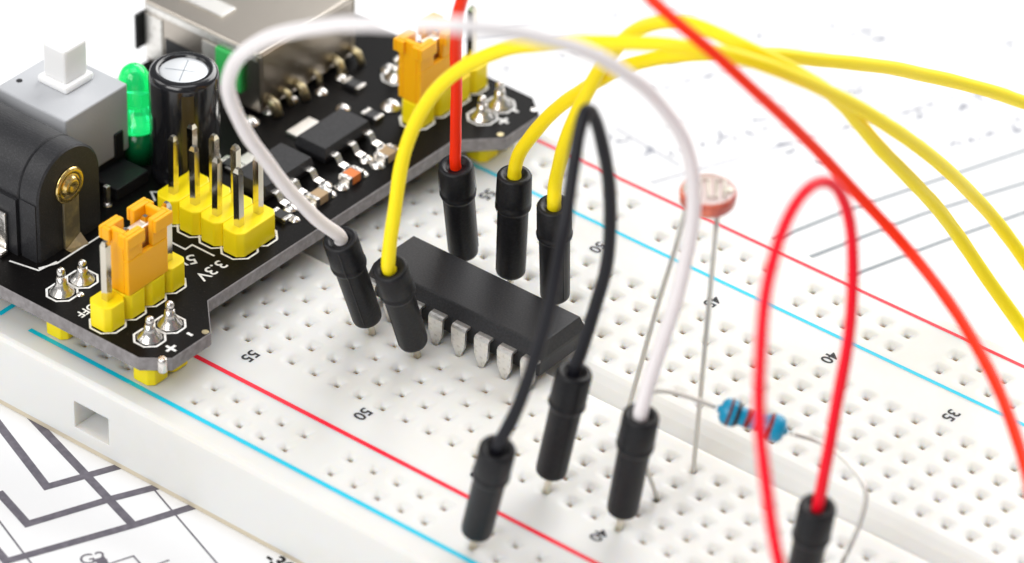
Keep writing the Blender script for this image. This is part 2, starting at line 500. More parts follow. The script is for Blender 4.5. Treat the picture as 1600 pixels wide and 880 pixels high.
def cell(mb, cx, cy, hx=P / 2, hy=P / 2, holed=True):
    o = [(cx - hx, cy - hy, 0), (cx + hx, cy - hy, 0), (cx + hx, cy + hy, 0), (cx - hx, cy + hy, 0)]
    if not holed:
        mb.face(o)
        return
    n = len(mb.v)
    mb.v += [(cx + x * hx, cy + y * hy, 0) for x, y in SQ]
    for q, z in DISH:
        mb.v += [(cx + x, cy + y, z) for x, y in q]
    for a in range(len(DISH)):
        for i in range(NS):
            j = (i + 1) % NS
            mb.f.append((n + a * NS + i, n + a * NS + j, n + (a + 1) * NS + j, n + (a + 1) * NS + i))
            mb.m.append(1 if a >= len(DISH) - 1 else 0)
            mb.s.append(0 < a)
    e = n + len(DISH) * NS
    mb.f.append(tuple(e + i for i in range(NS))); mb.m.append(1); mb.s.append(False)

def shell(mb, y0, y1, chamfer_lo, chamfer_hi, notch=None):
    """sides, rounded long edges and bottom of one strip; the top is filled by the caller"""
    r = .45
    def prof(y, s, on):
        if not on:
            return [(y, -HB), (y, 0)]
        return [(y, -HB), (y, -r), (y + s * r * .3, -r * .3), (y + s * r, 0)]
    lo, hi = prof(y0, 1, chamfer_lo), prof(y1, -1, chamfer_hi)
    for pr in (lo, hi):
        for a, b in zip(pr[:-1], pr[1:]):
            q = [(XL, a[0], a[1]), (XR, a[0], a[1]), (XR, b[0], b[1]), (XL, b[0], b[1])]
            if pr is lo and notch and a[1] == -HB:
                n0, n1, m0, m1, dp = notch
                mb.face([(XL, y0, -HB), (n0, y0, -HB), (n0, y0, b[1]), (XL, y0, b[1])])
                mb.face([(n1, y0, -HB), (XR, y0, -HB), (XR, y0, b[1]), (n1, y0, b[1])])
                mb.face([(n0, y0, m1), (n1, y0, m1), (n1, y0, b[1]), (n0, y0, b[1])])
                mb.face([(n0, y0, -HB), (n1, y0, -HB), (n1, y0, m0), (n0, y0, m0)])
                yb = y0 + dp
                mb.face([(n0, yb, m0), (n1, yb, m0), (n1, yb, m1), (n0, yb, m1)])
                mb.face([(n0, y0, m0), (n0, yb, m0), (n0, yb, m1), (n0, y0, m1)])
                mb.face([(n1, yb, m0), (n1, y0, m0), (n1, y0, m1), (n1, yb, m1)])
                mb.face([(n0, y0, m1), (n0, yb, m1), (n1, yb, m1), (n1, y0, m1)])
                mb.face([(n0, yb, m0), (n0, y0, m0), (n1, y0, m0), (n1, yb, m0)])
            else:
                mb.face(q if pr is lo else q[::-1])
    ends = lo + hi[::-1]
    mb.face([(XL, y, z) for y, z in ends][::-1])
    mb.face([(XR, y, z) for y, z in ends])
    mb.face([(XL, y0, -HB), (XL, y1, -HB), (XR, y1, -HB), (XR, y0, -HB)])
    return lo[-1][0], hi[-1][0]

def flat(mb, x0, x1, y0, y1):
    if x1 - x0 > 1e-4 and y1 - y0 > 1e-4:
        mb.face([(x0, y0, 0), (x1, y0, 0), (x1, y1, 0), (x0, y1, 0)])

# one moulded body: terminal field, trench and both power rails
YS = 17.75
mb = MB()
ya, yb = shell(mb, -YE, YE, True, True, notch=(-23.0, -18.95, -5.6, -2.75, 4.5))
GX0, GX1 = colx(63) - P / 2, colx(1) + P / 2
for sgn in (-1, 1):
    for r in range(5):
        for c in range(1, 64):
            cell(mb, colx(c), sgn * (3.81 + r * P))
flat(mb, XL, GX0, -YS, YS)
flat(mb, GX1, XR, -YS, YS)
flat(mb, GX0, GX1, -YS, -13.97 - P / 2)
flat(mb, GX0, GX1, 13.97 + P / 2, YS)
TW, TD = 1.3, 1.6
flat(mb, GX0, GX1, -2.54, -TW)
flat(mb, GX0, GX1, TW + 1.1, 2.54)
mb.face([(GX0, -TW, 0), (GX1, -TW, 0), (GX1, -TW, -TD), (GX0, -TW, -TD)][::-1])
prof_t = [(TW + 1.1, 0), (TW + .5, -.10), (.9, -.34), (.1, -.82), (-.7, -1.3), (-TW, -TD)]
for (ya_, za_), (yb_, zb_) in zip(prof_t[:-1], prof_t[1:]):
    mb.face([(GX0, ya_, za_), (GX1, ya_, za_), (GX1, yb_, zb_), (GX0, yb_, zb_)], 0, True)
mb.face([(GX0, -TW, 0)] + [(GX0, y, z) for y, z in prof_t])
mb.face([(GX1, y, z) for y, z in prof_t][::-1] + [(GX1, -TW, 0)])
groups = [range(3 + 6 * k, 8 + 6 * k) for k in range(10)]
RIN, ROUT = 21.17, 23.66
holes = set(c for g in groups for c in g)
hy = (ROUT - RIN) / 2
gx0, gx1 = colx(61) - P / 2, colx(3) + P / 2
for sgn in (-1, 1):
    for y in (sgn * RIN, sgn * ROUT):
        for c in range(3, 62):
            cell(mb, colx(c), y, P / 2, hy, c in holes)
    y0, y1 = (ya, -YS) if sgn < 0 else (YS, yb)
    r0, r1 = sorted([sgn * RIN, sgn * ROUT])
    flat(mb, XL, gx0, y0, y1)
    flat(mb, gx1, XR, y0, y1)
    flat(mb, gx0, gx1, y0, r0 - hy)
    flat(mb, gx0, gx1, r1 + hy, y1)
mb.build('board_body', [M['abs'], M['clip']], board)

for y, m in ((-18.97, 'red_ink'), (-25.4, 'blue_ink'), (19.33, 'blue_ink'), (26.23, 'red_ink')):
    mb = MB()
    mb.box(-30.3, 122, y - (.24 if y < 0 else .2), y + (.24 if y < 0 else .2), -.02, .006)
    mb.build('rail_stripe', M[m], board)
mb = MB()
mb.box(-34.1, -33.6, -25.5, -23.6, -.02, .006)
mb.build('minus_mark', M['blue_ink'], board)
for c in range(60, 0, -5):
    for y in (-15.93, 16.38):
        text('column_number', str(c), 1.62, (colx(c) - .61, y, .006), -math.pi / 2, M['ink'], board, bold=0.03)
mb = MB()
mb.box(XL + .4, XR - .4, -YE + .25, YE - .25, PZ + .06, -HB - .01)
mb.build('foam_backing', M['foam'], board)

# ------------------------------------------------------------------ power module
Z0, Z1 = 2.75, 4.1
pm = thing('power_module', (-30, 0, Z0), 'black power supply circuit board plugged across the left end of the breadboard', 'circuit board')
E_ = [(-47.2, -26.4), (-16.5, -26.4), (-14.3, -24.6), (-14.3, -19.7), (-17.6, -16.4),
      (-17.3, 16.4), (-14.0, 19.8), (-14.0, 24.7), (-16.3, 26.6), (-47.2, 26.9)]
mb = MB()
mb.prism(E_, Z0, Z1, 1, 0, 0)
pcb = mb.build('circuit_board', [M['pcb'], M['pcb_edge']], pm, bevel=.08, seg=1)
mb = MB()
for sg in (-1, 1):
    for q in ((-15.0, sg * 25.1), (-14.75, sg * 19.95)):
        mb = MB()
        mb.lathe([(.4, 0), (.45, .1), (.45, 1.25), (.3, 1.4)], (*q, Z0 - .03), n=12)
        mb.build('edge_contact', M['solder' if abs(q[1]) > 22 else 'strap'], pm)

# white silkscreen print on the board
ZS = Z1 + .012
mb = MB()
def outline(poly, w=.2, closed=True):
    mb = MB()
    strips(mb, poly + ([poly[0]] if closed else []), w, ZS + outline.k)
    mb.build('silkscreen_outline', M['silk'], pm)
    outline.k = (outline.k + .0015) % .012
outline.k = 0
def octo(cx, cy, rx, ry=None):
    ry = ry or rx
    return [(cx + rx * math.cos(a), cy + ry * math.sin(a)) for a in [math.pi / 8 + k * math.pi / 4 for k in range(8)]]
for sg in (-1, 1):
    for x in (-17.78, -27.94):
        outline(octo(x, sg * 23.64, 1.42))
        outline(octo(x, sg * 21.1, 1.42))
    for k in range(4):
        outline(octo(-21.9, sg * (24.4 - k * P), 1.62))
for i in range(4):
    for y in (-8.85, -6.3):
        outline(octo(-28.37 + i * 2.555, y, 1.7))
outline([(-31.9, -22.4), (-31.2, -20.8), (-31.2, -15), (-31.9, -13.4)], closed=False)
outline([(-34.6, -23.2), (-31.7, -22.6), (-31.4, -20.6)], closed=False)
outline([(-30.6, -13.2), (-29.4, -12.6), (-28.6, -13.4), (-28.6, -17.5)], closed=False)
outline([(-31.2, -8.2), (-32.4, -7.4), (-31.2, -6.4)], closed=False)
outline([(-26.8, -12.0), (-24.2, -12.0), (-24.2, -11.1), (-21.6, -11.1)], closed=False)
for x0, x1, y0, y1 in ((-19.3, -18.3, 3.4, 7.4), (-25.0, -20.4, -7.6, -5.0)):
    pass
text('silkscreen_text', '5V', 2.0, (-23.1, -13.3, ZS + .01), math.radians(-118), M['silk'], pm, bold=.02)
text('silkscreen_text', '3.3V', 1.8, (-20.4, -12.9, ZS + .01), math.radians(-90), M['silk'], pm, bold=.02)
text('silkscreen_text', 'OFF', 1.25, (-24.55, -24.2, ZS + .01), math.radians(-90), M['silk'], pm, bold=.02)
text('silkscreen_text', '+', 2.2, (-15.35, -23.75, ZS + .01), 0, M['silk'], pm, bold=.04)
text('silkscreen_text', '-', 2.2, (-15.5, -20.9, ZS + .01), 0, M['silk'], pm, bold=.04)
text('silkscreen_text', '+', 2.2, (-15.9, 21.7, ZS + .01), 0, M['silk'], pm, bold=.04)
text('silkscreen_text', '-', 2.2, (-16.1, 24.0, ZS + .01), 0, M['silk'], pm, bold=.04)

# solder joints: a cone of solder round a clipped pin
sj = MB()
sj.lathe([(1.15, 0), (1.1, .12), (.75, .45), (.5, 1.0), (.42, 1.55)], (0, 0, 0), n=14)
sj.lathe([(.36, 1.3), (.4, 1.9), (.34, 2.25), (.12, 2.4)], (0, 0, 0), n=10)
sj_me = sj.mesh('solder_joint', [M['solder']])
for sg in (-1, 1):
    for x in (-17.78, -27.94):
        for y in (23.64, 21.1):
            o = inst(sj_me, 'solder_joint', (x, sg * y, Z1), pm, random.uniform(0, 6))
            o.rotation_euler[0] = random.uniform(-.08, .08)
            o.scale = (1, 1, random.uniform(.85, 1.1))
fl = MB()
fl.lathe([(.95, 0), (.9, .12), (.5, .4), (.2, .55)], (0, 0, 0), n=14)
fl_me = fl.mesh('solder_blob', [M['solder']])
for x, y, s in ((-25.1, 16.9, 1.1), (-29.2, 21.5, .9), (-34.0, -11.4, .55), (-33.0, 9.2, .8), (-32.7, 12.0, .6),
                (-31.5, 14.6, .7), (-31.7, 17.6, .6), (-28.2, 13.8, .75), (-26.5, -22.9, .4), (-22.5, -3.0, .5),
                (-19.9, -2.4, .55), (-20.9, -4.6, .45), (-24.2, -3.9, .5), (-33.1, 6.6, 1.0), (-34.3, 6.6, .7)):
    o = inst(fl_me, 'solder_blob', (x, y, Z1), pm)
    o.scale = (s, s, s * 1.2)
# a clipped thin pin beside the jack
mb = MB()
mb.box(-34.3, -33.8, -11.6, -11.1, Z1, Z1 + 2.0)
mb.build('clipped_pin', M['tin'], pm, bevel=.08)

# pin headers
def chamf(cx, cy, hx, hy, c):
    return [(cx - hx + c, cy - hy), (cx + hx - c, cy - hy), (cx + hx, cy - hy + c), (cx + hx, cy + hy - c),
            (cx + hx - c, cy + hy), (cx - hx + c, cy + hy), (cx - hx, cy + hy - c), (cx - hx, cy - hy + c)]
pin = MB()
pin.rings([[(-h, -h, z), (h, -h, z), (h, h, z), (-h, h, z)] for h, z in ((.32, 0), (.32, 5.55), (.18, 5.95))], smooth=False)
pin_me = pin.mesh('pin', [M['pinm']])

def header(xs, ys, z0, z1, pins=True, merge='x'):
    mb = MB()
    for x in xs:
        if merge == 'x':                       # 2x4: each pair of pins is one long segment
            y0, y1 = min(ys) - 1.27, max(ys) + 1.27
            mb.prism(chamf(x, (y0 + y1) / 2, 1.265, (y1 - y0) / 2, .55), z0, z1)
        else:
            for y in ys:
                mb.prism(chamf(x, y, 1.27, 1.265, .5), z0, z1)
    h = mb.build('pin_header', M['yellow'], pm, bevel=.12)
    if pins:
        for x in xs:
            for y in ys:
                o = inst(pin_me, 'pin', (x, y, z1), h)
                o.rotation_euler = (random.uniform(-.012, .012), random.uniform(-.012, .012), 0)
    return h
header([-28.37 + i * 2.555 for i in range(4)], [-8.85, -6.3], Z1 + .02, 6.64)
header([-21.9], [-24.4 + k * P for k in range(4)], Z1 + .02, 6.64, merge='y')
header([-21.9], [16.9 + k * P for k in range(4)], Z1 + .02, 6.64, merge='y')
for sg in (-1, 1):
    for x in (-17.78, -27.94):
        h = header([x], [sg * 23.64, sg * 21.1], .04, Z0 - .02, pins=False, merge='y')

# barrel jack
mb = MB()
yc, zc, r = -17.85, 10.15, 3.95
def arch(x, r, zb, k=36):
    return [(x, yc - r, zb)] + [(x, yc - r * math.cos(math.pi * i / k), zc + r * math.sin(math.pi * i / k)) for i in range(k + 1)] + [(x, yc + r, zb)]
def archbody(mb, x0, x1, r, zb, cham=.0):
    if cham:
        rs = [arch(x0, r, zb), arch(x1 - cham, r, zb), arch(x1, r - cham, zb)]
    else:
        rs = [arch(x0, r, zb), arch(x1, r, zb)]
    mb.rings([q[::-1] for q in rs], smooth=False)
archbody(mb, -34.35, -32.3, r, Z1, .18)
archbody(mb, -34.6, -34.3, r - .16, Z1)
archbody(mb, -46.4, -34.55, r, Z1, .12)
mb.box(-49.8, -46.3, yc - r - .5, yc + r + .5, Z1, zc + r + 1.3)
mb.box(-46.4, -34.6, yc - r - .35, yc + r, Z1, zc - .25)
mb.box(-34.3, -32.5, yc - r - .12, yc + r - .3, Z1, zc - .1)
jack = mb.build('barrel_jack', M['jack'], pm)
mb = MB()
mb.lathe([(1.75, 0), (1.75, .2), (1.5, .34), (1.2, .22), (.95, .22), (.9, .5), (.55, .62), (.05, .4)], (-32.3, yc - .05, 10.4), (1, 0, 0), n=24)
mb.build('centre_rivet', M['brass'], jack)
mb = MB()
mb.box(-32.32, -32.05, yc - .95, yc + .95, Z1, 9.6)
mb.face([(-32.03, yc - .95, Z1), (-31.1, yc - 1.0, Z1 + .02), (-31.1, yc + 1.0, Z1 + .02), (-32.03, yc + .95, Z1 + .9)])
mb.build('contact_strap', M['strap'], jack, bevel=.06)
mb = MB()
mb.box(-41.5, -35.6, yc - r - .75, yc - r - .4, Z1, 8.2)
mb.box(-41.5, -35.3, yc - r - 1.7, yc - r - .75, Z1, Z1 + .5)
mb.build('side_terminal', M['solder'], jack, bevel=.12)

# push switch with its white button
mb = MB()
mb.box(-44.9, -36.5, -13.7, -5.7, 6.1, 13.0)
sw = mb.build('push_switch', M['grey'], pm, bevel=.18)
mb = MB()
mb.box(-44.7, -36.75, -13.6, -5.9, Z1, 6.15)
mb.box(-36.8, -33.7, -10.4, -6.3, Z1, 5.3)
mb.box(-36.6, -36.3, -7.7, -6.6, 6.0, 8.6)
mb.build('switch_base', M['black'], sw, bevel=.1)
mb = MB()
mb.box(-42.75, -39.2, -10.7, -7.05, 13.0, 13.75)
mb.box(-42.3, -39.6, -10.3, -7.45, 13.7, 17.2)
mb.build('button', M['button'], sw, bevel=.25)
mb = MB()
mb.lathe([(.3, 0), (.28, .04)], (-44.0, -11.6, 13.0), n=10)
mb.build('mould_mark', M['black'], sw)

# green status lamp
mb = MB()
axis = (-.06, .01, 1)
mb.lathe([(1.72, 0), (1.75, .1), (1.75, .95), (1.5, 1.05), (1.48, 4.6), (1.36, 5.3), (1.02, 5.95), (.55, 6.3), (.05, 6.42)], (-37.0, -4.05, 7.4), axis, n=24)
led = mb.build('status_led', M['led'], pm)
mb = MB()
for dy in (-.9, .9):
    mb.tube([(-37, -4.05 + dy, Z1), (-37, -4.05 + dy, 7.6), (-37.1, -4.05 + dy * .6, 9.5)], .24, 8)
mb.box(-37.9, -36.6, -4.0, -3.4, 9.4, 10.9)
mb.build('lead_frame', M['tin'], led)
mb = MB()
mb.lathe([(1.6, 0), (1.6, 3.2)], (-37.0, -4.05, Z1 + .02), n=20)
mb.build('led_spacer', mat('dark_green_lens', (0.004, 0.16, 0.05), 0.15), led)

# electrolytic capacitor
cc = (-32.05, -3.2)
mb = MB()
mb.lathe([(3.0, 0), (3.1, .2), (3.12, 1.2), (2.98, 1.5), (3.12, 1.8), (3.15, 10.2), (3.02, 10.75), (2.75, 10.92), (2.3, 10.95), (2.2, 10.85), (2.15, 10.6)], (*cc, Z1 + .2), n=40)
cap = mb.build('capacitor', M['sleeve'], pm)
mb = MB()
mb.lathe([(2.2, 0), (2.17, .1), (2.1, .16), (.02, .17)], (*cc, Z1 + 10.75), n=36)
o = mb.build('can_top', M['alu'], cap)
mb = MB()
for a in (.5, .5 + math.pi / 2):
    d = Vector((math.cos(a), math.sin(a), 0)) * 1.7
    n = Vector((-d.y, d.x, 0)).normalized() * .035
    c = Vector((*cc, Z1 + 10.935))
    mb.face([c - d - n, c + d - n, c + d + n, c - d + n])
mb.build('vent_score', M['bus_print'], cap)
mb = MB()
for i in range(5):
    a0, a1 = math.radians(-52 + i * 4), math.radians(-48 + i * 4)
    q = [(cc[0] + 3.17 * math.cos(a), cc[1] + 3.17 * math.sin(a)) for a in (a0, a1)]
    mb.face([(*q[0], Z1 + 2.2), (*q[1], Z1 + 2.2), (*q[1], Z1 + 10.2), (*q[0], Z1 + 10.2)])
mb.build('polarity_stripe', mat('stripe_gold', (0.05, 0.036, 0.015), 0.3), cap)

# USB socket
ux0, ux1, uy0, uy1, uz0, uz1 = -47.0, -32.9, 7.8, 21.1, 4.5, 11.0
mb = MB()
t = .35
mb.box(ux0, ux1, uy0, uy1, uz1 - t, uz1)
mb.box(ux0, ux1, uy0, uy0 + t, uz0, uz1 - t)
mb.box(ux0, ux1, uy1 - t, uy1, uz0, uz1 - t)
mb.box(ux0, ux1, uy0 + t, uy1 - t, uz0, uz0 + t)
mb.box(ux1 - t, ux1, uy0 + t, uy1 - t, uz0 + t, uz1 - t)
usb = mb.build('usb_socket', M['steel'], pm, bevel=.3, seg=3)
mb = MB()
mb.box(ux0 - .35, ux0 + .02, uy0 - 1.0, uy0 + .3, uz0 + 1.5, uz1 - 1.3)
mb.build('flange', M['black'], usb, bevel=.1)
mb = MB()
for y0, y1 in ((10.0, 12.0), (16.6, 18.8)):
    mb = MB()
    mb.box(ux0 + 2.2, ux0 + 7.6, y0, y1, uz1 - .02, uz1 + .22)
    mb.build('spring_tab', M['tin'], usb, bevel=.1)
mb = MB()
mb.box(ux0 + 2.6, ux0 + 6.8, uy0 - .06, uy0 + .1, uz0 + 1.6, uz0 + 3.4)
mb.build('side_slot', M['black'], usb)
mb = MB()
mb.box(ux0 + .3, ux1 - .3, uy0 - .12, uy0 + .1, uz1 - 1.0, uz1 - .25)  # bright strip standing in for the glare along the shell's top edge
mb.box(ux0 + .2, ux0 + 2.3, uy0 - .1, uy0 + .1, uz0 + .4, uz1 - 1.3)  # these two bright plates stand in for white reflection on the near side
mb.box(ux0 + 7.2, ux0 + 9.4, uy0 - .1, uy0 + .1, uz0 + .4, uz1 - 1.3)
mb.build('glare_band', M['leg'], usb, bevel=.06)
mb = MB()
for y, lr, lx in ((8.9, .5, 1.0), (11.0, .3, .7), (12.6, .42, 1.2), (15.2, .28, .6), (17.9, .45, 1.0), (20.3, .36, 1.3)):
    mb = MB()
    mb.tube([(ux1 - .1, y, 5.6), (ux1 + lx * .7, y + .1, 5.3), (ux1 + lx, y + .2, 4.2)], lr, 8)
    mb.build('solder_leg', M['strap'], usb)
mb = MB()
mb.box(ux1 - 5.0, ux1 - 1.9, uy0 - .5, uy0 + .05, uz0 + 1.6, uz0 + 5.4)  # green block standing in for the status LED mirrored in the shell
mb.build('led_reflection', mat('reflection_green', (0.05, 0.5, 0.12), 0.35), usb, bevel=.12)

# voltage regulators
def regulator(x0, x1, y0, y1):
    yc = (y0 + y1) / 2
    mb = MB()
    n = len(mb.v)
    mb.rings([[(x0 - a, y0 - a, z), (x1 + a, y0 - a, z), (x1 + a, y1 + a, z), (x0 - a, y1 + a, z)] for a, z in ((-.15, Z1 + .12), (.1, Z1 + .85), (-.12, Z1 + 1.75))], smooth=False)
    rg = mb.build('voltage_regulator', M['epoxy'], pm, bevel=.06)
    mb = MB()
    mb.box(x0 - 2.5, x0 + .3, yc - 1.6, yc + 1.6, Z1 + .02, Z1 + .38)
    mb.build('tab', M['tin'], rg, bevel=.08)
    leg = MB()
    w = .36
    for (ax, az, bx, bz) in ((0, .95, .75, .95), (.75, .95, 1.15, .28), (1.15, .28, 1.9, .2)):
        leg.rings([[(ax, -w, az - .12), (ax, w, az - .12), (ax, w, az + .12), (ax, -w, az + .12)],
                   [(bx, -w, bz - .12), (bx, w, bz - .12), (bx, w, bz + .12), (bx, -w, bz + .12)]], smooth=False)
    leg.lathe([(.75, 0), (.7, .12), (.42, .34), (.1, .44)], (2.15, 0, 0), n=12)
    me = leg.mesh('leg', [M['solder']])
    for dy in (-2.3, 0, 2.3):
        inst(me, 'leg', (x1, yc + dy, Z1), rg)
    return rg
regulator(-26.9, -23.4, 5.75, 12.0)
regulator(-27.3, -23.5, -2.2, 4.2)

# small surface-mount parts
def chip(cx, cy, lx, ly, h, mid):
    mb = MB()
    e = ly * .24
    mb.box(cx - lx / 2, cx + lx / 2, cy - ly / 2, cy - ly / 2 + e, Z1 + .05, Z1 + h, 1)
    mb.box(cx - lx / 2 + .03, cx + lx / 2 - .03, cy - ly / 2 + e, cy + ly / 2 - e, Z1 + .06, Z1 + h - .03, 0)
    mb.box(cx - lx / 2, cx + lx / 2, cy + ly / 2 - e, cy + ly / 2, Z1 + .05, Z1 + h, 1)
    c = mb.build('chip_capacitor', [M[mid], M['solder']], pm, bevel=.05)
    for s in (-1, 1):
        o = inst(fl_me, 'solder_blob', (cx, cy + s * (ly / 2 + .25), Z1), c)
        o.scale = (.8, .75, .9)
chip(-20.1, 5.5, 1.3, 2.1, .95, 'orange_cer')
chip(-20.2, 1.2, 1.3, 2.2, .95, 'tan')
chip(-19.9, 10.2, 1.3, 2.2, .95, 'tan')
def smd_resistor(cx, cy, lx, ly):
    mb = MB()
    mb.box(cx - lx / 2 + .3, cx + lx / 2 - .3, cy - ly / 2, cy + ly / 2, Z1 + .03, Z1 + .5, 0)
    for s in (-1, 1):
        a = cx + s * (lx / 2 - .18)
        mb.box(a - .2, a + .2, cy - ly / 2 - .02, cy + ly / 2 + .02, Z1 + .02, Z1 + .53, 1)
    mb.build('chip_resistor', [M['black'], M['solder']], pm, bevel=.04)
for q in ((-24.4, -5.0, 1.9, 1.1), (-21.0, -3.0, 1.9, 1.1), (-29.6, .2, 2.2, 1.2), (-25.2, 14.4, 1.8, 1.1), (-29.8, 17.2, 2.0, 1.1)):
    smd_resistor(*q)

# ------------------------------------------------------------------ yellow jumper caps on the two pin headers
def jumper_cap(y0, label, tilt=0):
    x0, x1, y1 = -23.25, -20.6, y0 + 5.0
    zb, zt, zc = 6.72, 13.0, 11.2
    xm, ym = (x0 + x1) / 2, (y0 + y1) / 2
    t = thing('shunt_jumper', (xm, ym, zb), label, 'jumper', 'yellow caps on the pin headers')
    mb = MB()
    w, g = .55, .62          # wall thickness, half width of the front notch
    k = .36                  # collar overhang
    # long walls with a U-shaped notch in the middle, ends closed, open top
    for xa, xb, s in ((x0, x0 + w, -1), (x1 - w, x1, 1)):
        mb.box(xa, xb, y0, y1, zb, 10.3)
        mb.box(xa, xb, y0, ym - g, 10.3, zt)
        mb.box(xa, xb, ym + g, y1, 10.3, zt)
        ca, cb = (xa - k, xa) if s < 0 else (xb, xb + k)
        mb.box(ca, cb, y0 - k, ym - g, 11.7, zt - .02)
        mb.box(ca, cb, ym + g, y1 + k, 11.7, zt - .02)
    mb.box(x0 + w, x1 - w, y0, y0 + w, zb, zt - .01)
    mb.box(x0 + w, x1 - w, y1 - w, y1, zb, zt - .01)
    mb.box(x0, x0 + .85, y0 - k, y0, 11.7, zt - .02)
    mb.box(x1 - .85, x1, y0 - k, y0, 11.7, zt - .02)
    mb.box(x0, x0 + .85, y1, y1 + k, 11.7, zt - .02)
    mb.box(x1 - .85, x1, y1, y1 + k, 11.7, zt - .02)
    mb.box(x0 + w, x1 - w, y0 + w, y1 - w, zb, 9.6)
    mb.build('cap_shell', M['amber'], t, bevel=.12)
    mb = MB()
    mb.box(xm - .55, xm + .55, y0 + w + .1, y1 - w - .1, 9.6, 12.1)
    mb.build('contact_clip', M['tin'], t, bevel=.15)
    return t
jumper_cap(-23.05, 'amber jumper cap on the front pin header, nearest the corner of the black board')
jumper_cap(15.65, 'blurred amber jumper cap on the rear pin header, behind the orange-red wire')

# ------------------------------------------------------------------ sixteen-pin chip across the trench
ic = thing('dip_chip', (-1.27, 0, 0), 'black sixteen pin chip straddling the centre trench of the breadboard', 'microchip')
cx = -1.27
mb = MB()
def rect(hx, hy, z):
    return [(cx - hx, -hy, z), (cx + hx, -hy, z), (cx + hx, hy, z), (cx - hx, hy, z)]
mb.rings([rect(9.35, 2.9, .7), rect(9.65, 3.2, 2.4), rect(9.65, 3.2, 2.7), rect(9.3, 2.72, 4.0)], smooth=False)
mb.build('chip_body', M['epoxy'], ic, bevel=.1)
leg = MB()
def legbox(pts, ws, th=.13):
    R = []
    for i, (y, z) in enumerate(pts):
        a = pts[max(i - 1, 0)]
        b = pts[min(i + 1, len(pts) - 1)]
        d = Vector((b[0] - a[0], b[1] - a[1])).normalized()
        n = Vector((-d.y, d.x)) * th
        w = ws[i]
        R.append([(-w, y - n.x, z - n.y), (w, y - n.x, z - n.y), (w, y + n.x, z + n.y), (-w, y + n.x, z + n.y)])
    leg.rings(R, smooth=False)
legbox([(0, 2.6), (-.5, 2.6), (-.66, 2.55), (-.74, 2.4), (-.75, 1.6), (-.75, .95), (-.74, .55), (-.72, .05), (-.7, -.35), (-.7, -3)],
       [.76, .77, .78, .78, .76, .72, .60, .36, .27, .22])
leg_me = leg.mesh('pin', [M['leg']])
for i in range(8):
    x = colx(54 - i)
    inst(leg_me, 'pin', (x, -3.1, 0), ic)
    inst(leg_me, 'pin', (x, 3.1, 0), ic, math.pi)
mb = MB()
mb.lathe([(.8, 0), (.78, .02)], (cx + 9.3 - 1.6, -1.3, 4.0), n=16)

# ------------------------------------------------------------------ light sensor on two long legs
ldr = thing('photoresistor', (21.6, -3.81, 0), 'round red light sensor standing on two long wire legs above the breadboard', 'light sensor')
c = Vector((24.0, -1.9, 25.5))
ax = Vector((.03, -.02, 1)).normalized()
mb = MB()
mb.lathe([(1.8, 0), (2.15, .12), (2.32, .4), (2.36, 1.2), (2.28, 1.42), (2.12, 1.5), (2.0, 1.46)], c - ax * .2, ax, n=32)
mb.build('sensor_body', M['ldr_side'], ldr)
mb = MB()
mb.lathe([(2.15, 0), (2.12, .04)], c + ax * 1.26, ax, n=32)
mb.build('sensor_face', M['ldr_face'], ldr)
mb = MB()
u = Vector((.8, .6, 0)); u = (u - ax * u.dot(ax)).normalized(); w = ax.cross(u)
zig = []
for i in range(5):
    a = -1.3 + i * .65
    zig += [(a, -1.2 if i % 2 else 1.2), (a, 1.2 if i % 2 else -1.2)]
mb.tube([c + ax * 1.31 + u * a + w * b for a, b in zig], .13, 6)
for s in (-1, 1):
    mb.lathe([(.5, 0), (.42, .12), (.05, .14)], c + ax * 1.28 + u * s * 1.6, ax, n=12)
mb.build('sensor_track', M['ldr_trace'], ldr)
for k in ('ldrR', 'ldrL'):
    mb = MB()
    p = PATHS[k]
    mb.tube(spline(p[:-1] + [Vector(p[-1]) + Vector((0, 0, 1.6))], 5), .21, 8)
    mb.build('leg', M['lead'], ldr)

# ------------------------------------------------------------------ blue resistor
rs = thing('resistor', (33, -6, 0), 'blue striped resistor held above the trench by its thin curved legs', 'resistor')
A, B = Vector(PATHS['resB'][0]), Vector(PATHS['resB'][1])
A, B = A.lerp(B, .03), A.lerp(B, .97)
RK = .92               # girth of this resistor against the usual one
d = (B - A).normalized()
Lr = (B - A).length
mb = MB()
f = Lr / 6.4
prof = [(.3, -.25), (.36, 0), (.85, .1), (1.16, .4), (1.26, .8), (1.26, 1.3), (1.16, 1.6), (.94, 1.9), (.86, 2.2), (.86, 3.9), (.94, 4.45), (1.16, 4.8), (1.26, 5.1), (1.26, 5.6), (1.16, 6.0), (.85, 6.28), (.36, 6.4), (.3, 6.65)]
mb.lathe([(r * RK, z * f) for r, z in prof], A, d, n=24)
body = mb.build('resistor_body', M['res'], rs)
def band(z0, z1, r0, r1, m):
    r0, r1 = r0 * RK, r1 * RK
    mb = MB()
    mb.lathe([(r0 - .1, z0 * f), (r0 + .025, z0 * f + .01), (r1 + .025, z1 * f - .01), (r1 - .1, z1 * f)], A, d, n=24)
    mb.build('colour_band', M[m], body)
band(.78, 1.1, 1.25, 1.26, 'band_brown')
band(1.5, 1.92, 1.2, .94, 'band_black')
band(2.5, 3.0, .86, .86, 'band_red')
band(3.5, 3.85, .86, .86, 'band_brown')
band(4.7, 5.1, 1.1, 1.26, 'band_red')
for k in ('resL', 'resR'):
    mb = MB()
    mb.tube(spline(PATHS[k], 6), .2, 8)
    mb.build('leg', M['lead'], rs)

